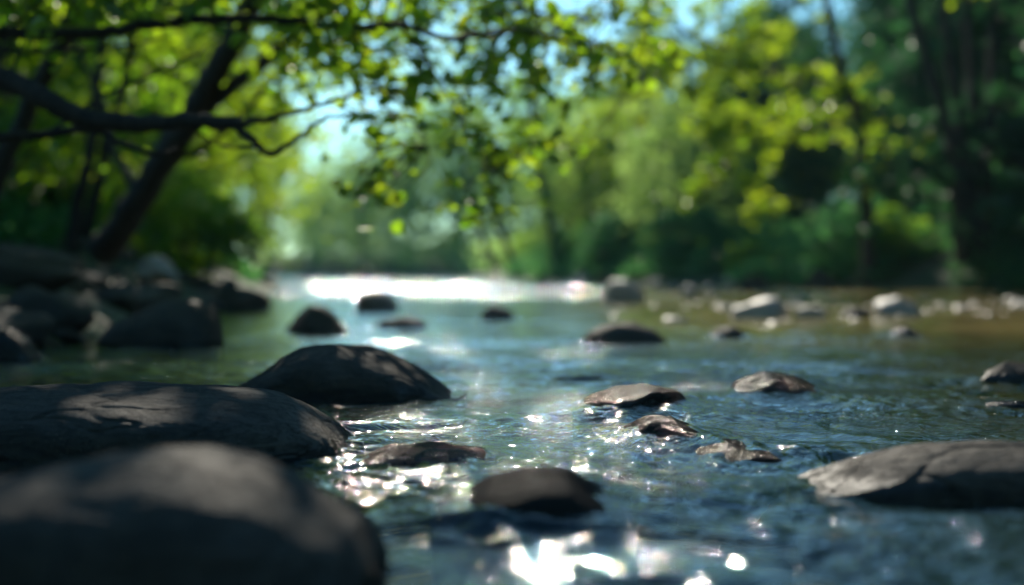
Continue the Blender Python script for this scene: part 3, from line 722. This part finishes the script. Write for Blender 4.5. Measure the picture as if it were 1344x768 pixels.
def scatter(n, x0, x1, y0, y1, d0, d1, r, k, seed):
    q = np.random.default_rng(seed)
    return [(q.uniform(x0,x1), q.uniform(y0,y1), q.uniform(d0,d1), r*q.uniform(.7,1.3), int(k*q.uniform(.6,1.4))) for _ in range(n)]

lean = empty('leaning_tree', (0,0,0)); tag(lean, 'dark leaning tree with a forked trunk rising from the left bank rocks', 'tree')
T = limb(lean, [(135,330,12.2),(160,298,12.0),(205,225,11.7),(250,158,11.4),(290,82,11.0),(333,0,10.7),(375,-110,10.3),(430,-260,9.9),(500,-450,9.6),(560,-640,9.3)], .135, .045, 'trunk', seed=2, sides=14)
b1 = limb(lean, [(248,160,11.4),(290,125,11.2),(350,80,10.9),(400,32,10.6),(470,-20,10.2),(560,-90,9.7),(660,-170,9.2)], .062, .035, seed=3)
b2 = limb(lean, [(345,-30,10.6),(430,-120,10.4),(520,-180,10.0),(640,-300,9.6),(760,-420,9.3)], .06, .015, seed=4)
b3 = limb(lean, [(380,-120,10.3),(330,-260,10.4),(250,-400,10.6),(180,-560,10.8)], .06, .015, seed=5)
b5 = limb(lean, [(212,215,11.7),(262,196,11.6),(320,150,11.4),(372,92,11.2),(430,60,11.0)], .035, .010, seed=7)
b6 = limb(lean, [(185,255,11.8),(150,200,11.9),(128,120,12.0),(90,40,12.0),(60,-60,12)], .035, .012, seed=8)
b4 = limb(lean, [(425,-250,9.9),(560,-380,9.4),(720,-560,8.9),(850,-720,8.6)], .05, .012, seed=6)
cl = scatter(34, 330, 780, -160, 60, 9.2, 10.8, .34, 42, 1) + scatter(62, 60, 400, -900, -160, 8.6, 11.2, .6, 95, 2) + scatter(5, 450, 900, -800, -160, 8.8, 11.2, .45, 50, 32) + scatter(22, 340, 520, 10, 120, 9.8, 11, .22, 24, 3)
spray_crown(lean, cl, [T, b1, b2, b3, b4, b5, b6], 11, .10, LEAF_NEAR)

low = empty('overhanging_tree', (0,0,0)); tag(low, 'tree at the left edge whose long bare limbs cross the upper left over the water', 'tree')
T = limb(low, [(-420,480,6.4),(-360,330,6.5),(-300,150,6.6),(-230,-60,6.7),(-170,-300,6.8),(-120,-560,6.8),(-60,-800,6.8)], .15, .05, 'trunk', seed=12, sides=14)
l1 = limb(low, [(-270,30,6.6),(-120,70,6.4),(0,102,6.3),(60,130,6.2),(112,156,6.2),(180,162,6.2),(250,160,6.2),(318,163,6.2)], .062, .028, seed=13)
l1a = limb(low, [(315,163,6.2),(370,152,6.2),(430,134,6.2),(480,120,6.1)], .016, .005, seed=14)
l1b = limb(low, [(308,163,6.2),(335,188,6.2),(357,201,6.2),(390,182,6.1),(424,156,6.1),(470,150,6.0)], .019, .004, seed=15)
l2 = limb(low, [(-290,120,6.6),(-150,190,6.5),(0,181,6.4),(60,176,6.4),(120,170,6.4),(160,188,6.4),(200,201,6.4),(232,196,6.4)], .030, .008, seed=16)
l3 = limb(low, [(-235,-40,6.7),(-100,30,6.9),(0,42,7.0),(110,44,7.0),(190,34,7.0),(260,27,7.0),(330,24,7.0),(400,30,7.0),(460,38,7.0),(525,32,7.0),(585,50,7.0),(640,46,7.0),(690,40,7.0),(760,60,7.0)], .036, .008, seed=17)
l9 = limb(low, [(-270,60,7.4),(-120,10,7.4),(20,-10,7.4),(120,-30,7.4)], .02, .008, seed=61)
l10 = limb(low, [(60,178,6.6),(130,130,6.8),(210,95,7.0),(260,70,7.2),(300,40,7.3)], .010, .003, seed=62)
l11 = limb(low, [(-100,70,7.2),(10,70,7.2),(90,66,7.2),(160,62,7.2),(215,50,7.2)], .012, .004, seed=63)
l12 = limb(low, [(240,160,6.2),(290,190,6.3),(340,196,6.4),(365,205,6.4)], .008, .003, seed=64)
l13 = limb(low, [(455,37,7.0),(480,60,7.0),(520,70,7.1),(570,66,7.2)], .008, .003, seed=65)
l14 = limb(low, [(585,50,7.0),(640,40,7.6),(720,30,8.4),(800,20,9.0)], .009, .004, seed=66)
l4 = limb(low, [(-200,-200,6.8),(0,-230,6.9),(200,-260,7.0),(420,-240,7.1),(620,-190,7.2),(820,-120,7.3)], .055, .012, seed=18)
l5 = limb(low, [(-150,-420,6.8),(60,-520,6.6),(300,-600,6.4),(560,-640,6.2)], .055, .012, seed=19)
l6 = limb(low, [(525,32,7.0),(560,80,7.3),(590,130,7.6),(620,180,7.8),(650,225,8.0)], .011, .004, seed=24)
l7 = limb(low, [(420,-240,7.1),(520,-120,7.3),(600,-40,7.6),(690,10,8.0),(790,60,8.3),(850,90,8.5)], .02, .005, seed=25)
l8 = limb(low, [(400,30,7.0),(430,70,7.1),(470,105,7.2),(520,130,7.3),(560,190,7.5)], .010, .004, seed=26)
cl = (scatter(13, 430, 560, 60, 160, 6.6, 7.6, .14, 12, 4) + scatter(28, 500, 780, 0, 220, 7.6, 9.6, .22, 15, 5) + scatter(9, 580, 700, 180, 285, 8.0, 9.2, .15, 14, 6)
      + scatter(36, 580, 860, -30, 110, 7.6, 9.8, .24, 20, 7) + scatter(18, 380, 560, -30, 60, 6.8, 7.5, .14, 14, 8) + scatter(8, 440, 500, 230, 280, 7.3, 7.8, .06, 7, 9)
      + scatter(58, -350, 320, -900, -120, 6.0, 7.8, .45, 70, 10) + scatter(1, 440, 640, -700, -150, 6.0, 7.8, .35, 35, 33) + scatter(7, 350, 450, -500, -330, 6.4, 7.4, .34, 60, 34) + scatter(24, -60, 380, -60, 20, 6.4, 7.5, .2, 22, 11))  # the small group above view is added to shade the nearest boulder
spray_crown(low, cl, [T, l1, l1a, l1b, l2, l3, l4, l5, l6, l7, l8, l10, l11, l13, l14], 12, .085, LEAF_NEAR)

slim = empty('slender_tree', (0,0,0)); tag(slim, 'slender dark trunk slanting up at the upper left behind the crossing limbs', 'tree')
T = limb(slim, [(-70,400,9.2),(-30,300,9.0),(5,210,8.9),(55,108,8.8),(105,0,8.6),(150,-140,8.5),(190,-300,8.4),(230,-480,8.3)], .075, .03, 'trunk', seed=22)
s1 = limb(slim, [(80,50,8.7),(150,-20,8.7),(240,-90,8.6),(330,-200,8.5)], .03, .008, seed=23)
spray_crown(slim, scatter(44, -60, 420, -420, -60, 7.9, 9.0, .4, 60, 13) + scatter(16, 0, 300, -60, 40, 8.2, 9.2, .3, 34, 14), [T, s1], 13, .09, LEAF_NEAR)

for k, (pts, lb) in enumerate([
   ([(92,330,14.5),(102,270,14.4),(118,200,14.2),(128,110,14.1),(140,0,14.0),(150,-150,13.9)], 'thin dark trunk left of the leaning tree, nearer the left edge'),
   ([(108,330,15.5),(125,260,15.4),(140,190,15.2),(165,100,15.1),(175,0,15.0),(170,-150,14.9)], 'thin dark trunk close behind the leaning tree')]):
    t = empty('sapling', (0,0,0)); tag(t, lb, 'tree', 'thin trunks behind the leaning tree')
    P = limb(t, pts, .075, .03, 'trunk', seed=30+k)
    spray_crown(t, scatter(26, pts[-1][0]-160, pts[-1][0]+200, -260, 40, 13.6, 15.4, .5, 60, 15+k), [P], 14+k, .12, LEAF_MID)

# branch of the right bank reaching out over the shallows, sunlit
right = empty('maple_tree', (0,0,0)); tag(right, 'maple with bright sunlit sprays hanging from its long branch at the upper right', 'tree')
T = limb(right, [(1400,400,30),(1395,300,29.9),(1370,170,29.7),(1340,20,29.5),(1310,-160,29.2),(1290,-400,29)], .28, .12, 'trunk', seed=40, sides=12)
r1 = limb(right, [(1385,230,29.8),(1300,205,29),(1220,178,28.3),(1140,140,27.8),(1060,105,27.3),(980,80,26.8),(900,40,26.5),(850,-20,26.2)], .13, .025, seed=41)
r2 = limb(right, [(1150,145,27.8),(1080,170,27.3),(1010,180,26.8),(950,215,26.5),(930,250,26.3)], .05, .012, seed=42)
r3 = limb(right, [(1345,40,29.5),(1200,-40,28.6),(1060,-80,27.6),(920,-110,26.8)], .11, .025, seed=43)
cl = (scatter(30, 800, 980, -30, 130, 25.4, 27.6, .55, 48, 21) + scatter(24, 900, 1100, 50, 170, 25.6, 28.2, .55, 48, 22) + scatter(20, 915, 1020, 150, 285, 25.6, 27.2, .36, 40, 23)
    + scatter(9, 1030, 1200, 130, 230, 27, 29, .54, 54, 24) + scatter(9, 1000, 1344, -100, 0, 27, 29.5, .64, 48, 25) + scatter(22, 1180, 1480, -450, -110, 27.5, 30, 1.1, 84, 26))
spray_crown(right, cl, [T, r1, r2, r3], 21, .17, LEAF_NEAR)

fan = empty('many_stemmed_tree', (0,0,0)); tag(fan, 'many-stemmed dark tree fanning out at the upper right corner', 'tree')
FS = [limb(fan, P, .13, .07, 'stem', seed=70+k) for k, P in enumerate([
   [(1262,345,26.5),(1255,230,26.3),(1232,130,26.1),(1205,40,26),(1185,-60,26),(1165,-200,26)],
   [(1272,345,26.6),(1268,230,26.6),(1254,120,26.6),(1240,20,26.6),(1228,-120,26.6)],
   [(1280,345,26.8),(1282,220,26.9),(1276,110,27),(1270,0,27),(1266,-150,27)],
   [(1290,345,26.6),(1298,220,26.6),(1302,110,26.6),(1304,0,26.6),(1310,-150,26.6)],
   [(1140,352,27.5),(1136,250,27.4),(1122,150,27.2),(1095,60,27),(1075,-60,27)]])]
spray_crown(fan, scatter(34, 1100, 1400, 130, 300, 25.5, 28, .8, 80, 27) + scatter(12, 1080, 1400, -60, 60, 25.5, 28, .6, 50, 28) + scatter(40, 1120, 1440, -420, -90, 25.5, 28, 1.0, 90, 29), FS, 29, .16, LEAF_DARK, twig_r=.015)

# the pair of leaning trunks and the dark poles of the right bank
for k, (pts, r, lb) in enumerate([
   ([(652,352,62),(636,315,61.5),(622,275,61),(612,225,60.5),(600,150,60)], .17, 'left one of two slanting trunks in front of the far willows'),
   ([(678,352,58),(662,315,57.5),(648,280,57),(640,230,56.5),(632,150,56)], .17, 'right one of two slanting trunks in front of the far willows'),
   ([(735,355,48),(722,290,47.8),(706,225,47.6),(700,150,47.4),(697,60,47.2),(700,-60,47)], .2, 'slim dark trunk with a kink right of the slanting pair'),
   ([(850,352,47),(846,280,47),(843,200,47),(848,100,47),(856,-60,47)], .26, 'straight dark trunk above the pale angular rock')]):
    t = empty('bank_tree', (0,0,0)); tag(t, lb, 'tree', 'trunks along the right bank')
    P = limb(t, pts, r, r*.5, 'trunk', seed=50+k)
    e = pts[-1]
    spray_crown(t, scatter(22, e[0]-110, e[0]+110, e[1]-130, e[1]+40, e[2]-1, e[2]+1, 1.0, 50, 60+k), [P], 61+k, .24, LEAF_MID, twig_r=.02)

# ------------------------------------------------------------------ camera, light, world
cam = bpy.data.cameras.new('camera'); co = bpy.data.objects.new('camera', cam); C.objects.link(co); SC.camera = co
co.location = (0, 0, H); co.rotation_euler = (R(90), 0, 0)
cam.sensor_width = 36; cam.lens = 36*F/1344; cam.shift_y = (HY-384)/1344
cam.clip_start = .05; cam.clip_end = 1000
cam.dof.use_dof = True; cam.dof.focus_distance = 3.45; cam.dof.aperture_fstop = 1.25

AZ, EL = R(-5), R(31)           # the sun stands ahead of the camera, a little left
sd = bpy.data.lights.new('sun', 'SUN'); so = bpy.data.objects.new('sun', sd); C.objects.link(so)
sd.energy = 4.3; sd.angle = R(.5); sd.color = (1, .92, .78)
dirv = Vector((math.sin(AZ)*math.cos(EL), math.cos(AZ)*math.cos(EL), math.sin(EL)))
so.rotation_euler = dirv.to_track_quat('Z', 'Y').to_euler(); so.location = (0, 0, 20)
w = bpy.data.worlds.new('World'); SC.world = w; w.use_nodes = True; nt = w.node_tree; nt.nodes.clear()
tint_ = nt.nodes.new('ShaderNodeMix'); tint_.data_type = 'RGBA'; tint_.blend_type = 'MULTIPLY'; tint_.inputs[0].default_value = 1; tint_.inputs[7].default_value = (.56, .95, 1.03, 1)
sky = nt.nodes.new('ShaderNodeTexSky'); sky.sky_type = 'NISHITA'; sky.sun_disc = False
sky.sun_elevation = EL; sky.sun_rotation = AZ; sky.air_density = 1.0; sky.dust_density = .3; sky.ozone_density = 3.0
bg = nt.nodes.new('ShaderNodeBackground'); bg.inputs[1].default_value = .084
ow = nt.nodes.new('ShaderNodeOutputWorld'); nt.links.new(sky.outputs[0], tint_.inputs[6]); nt.links.new(tint_.outputs[2], bg.inputs[0]); nt.links.new(bg.outputs[0], ow.inputs[0])

import os
HAZE = not os.environ.get('NOHAZE')
if HAZE:
    bpy.ops.mesh.primitive_cube_add(size=1); hz = bpy.context.object; hz.name = 'haze'
    hz.location = (0, 95, 12.5); hz.scale = (520, 360, 31)
    m, nt = new_mat('haze_air'); out = nd(nt, 'ShaderNodeOutputMaterial'); pv = nd(nt, 'ShaderNodeVolumePrincipled')
    pv.inputs['Color'].default_value = (.45, .85, .95, 1); pv.inputs['Density'].default_value = .0002; pv.inputs['Anisotropy'].default_value = .3
    nt.links.new(pv.outputs[0], out.inputs['Volume']); hz.data.materials.append(m); tag(hz, kind='stuff')

cy = SC.cycles
cy.use_denoising = True; cy.denoiser = 'OPENIMAGEDENOISE'; cy.use_adaptive_sampling = False
cy.max_bounces = 7; cy.diffuse_bounces = 3; cy.glossy_bounces = 3; cy.transmission_bounces = 4; cy.transparent_max_bounces = 10; cy.volume_bounces = 0
cy.sample_clamp_direct = 0; cy.sample_clamp_indirect = 6; cy.caustics_reflective = False; cy.caustics_refractive = False
vs = SC.view_settings; vs.view_transform = 'Standard'; vs.look = 'None'; vs.exposure = 0.9; vs.gamma = 1; vs.use_curve_mapping = False
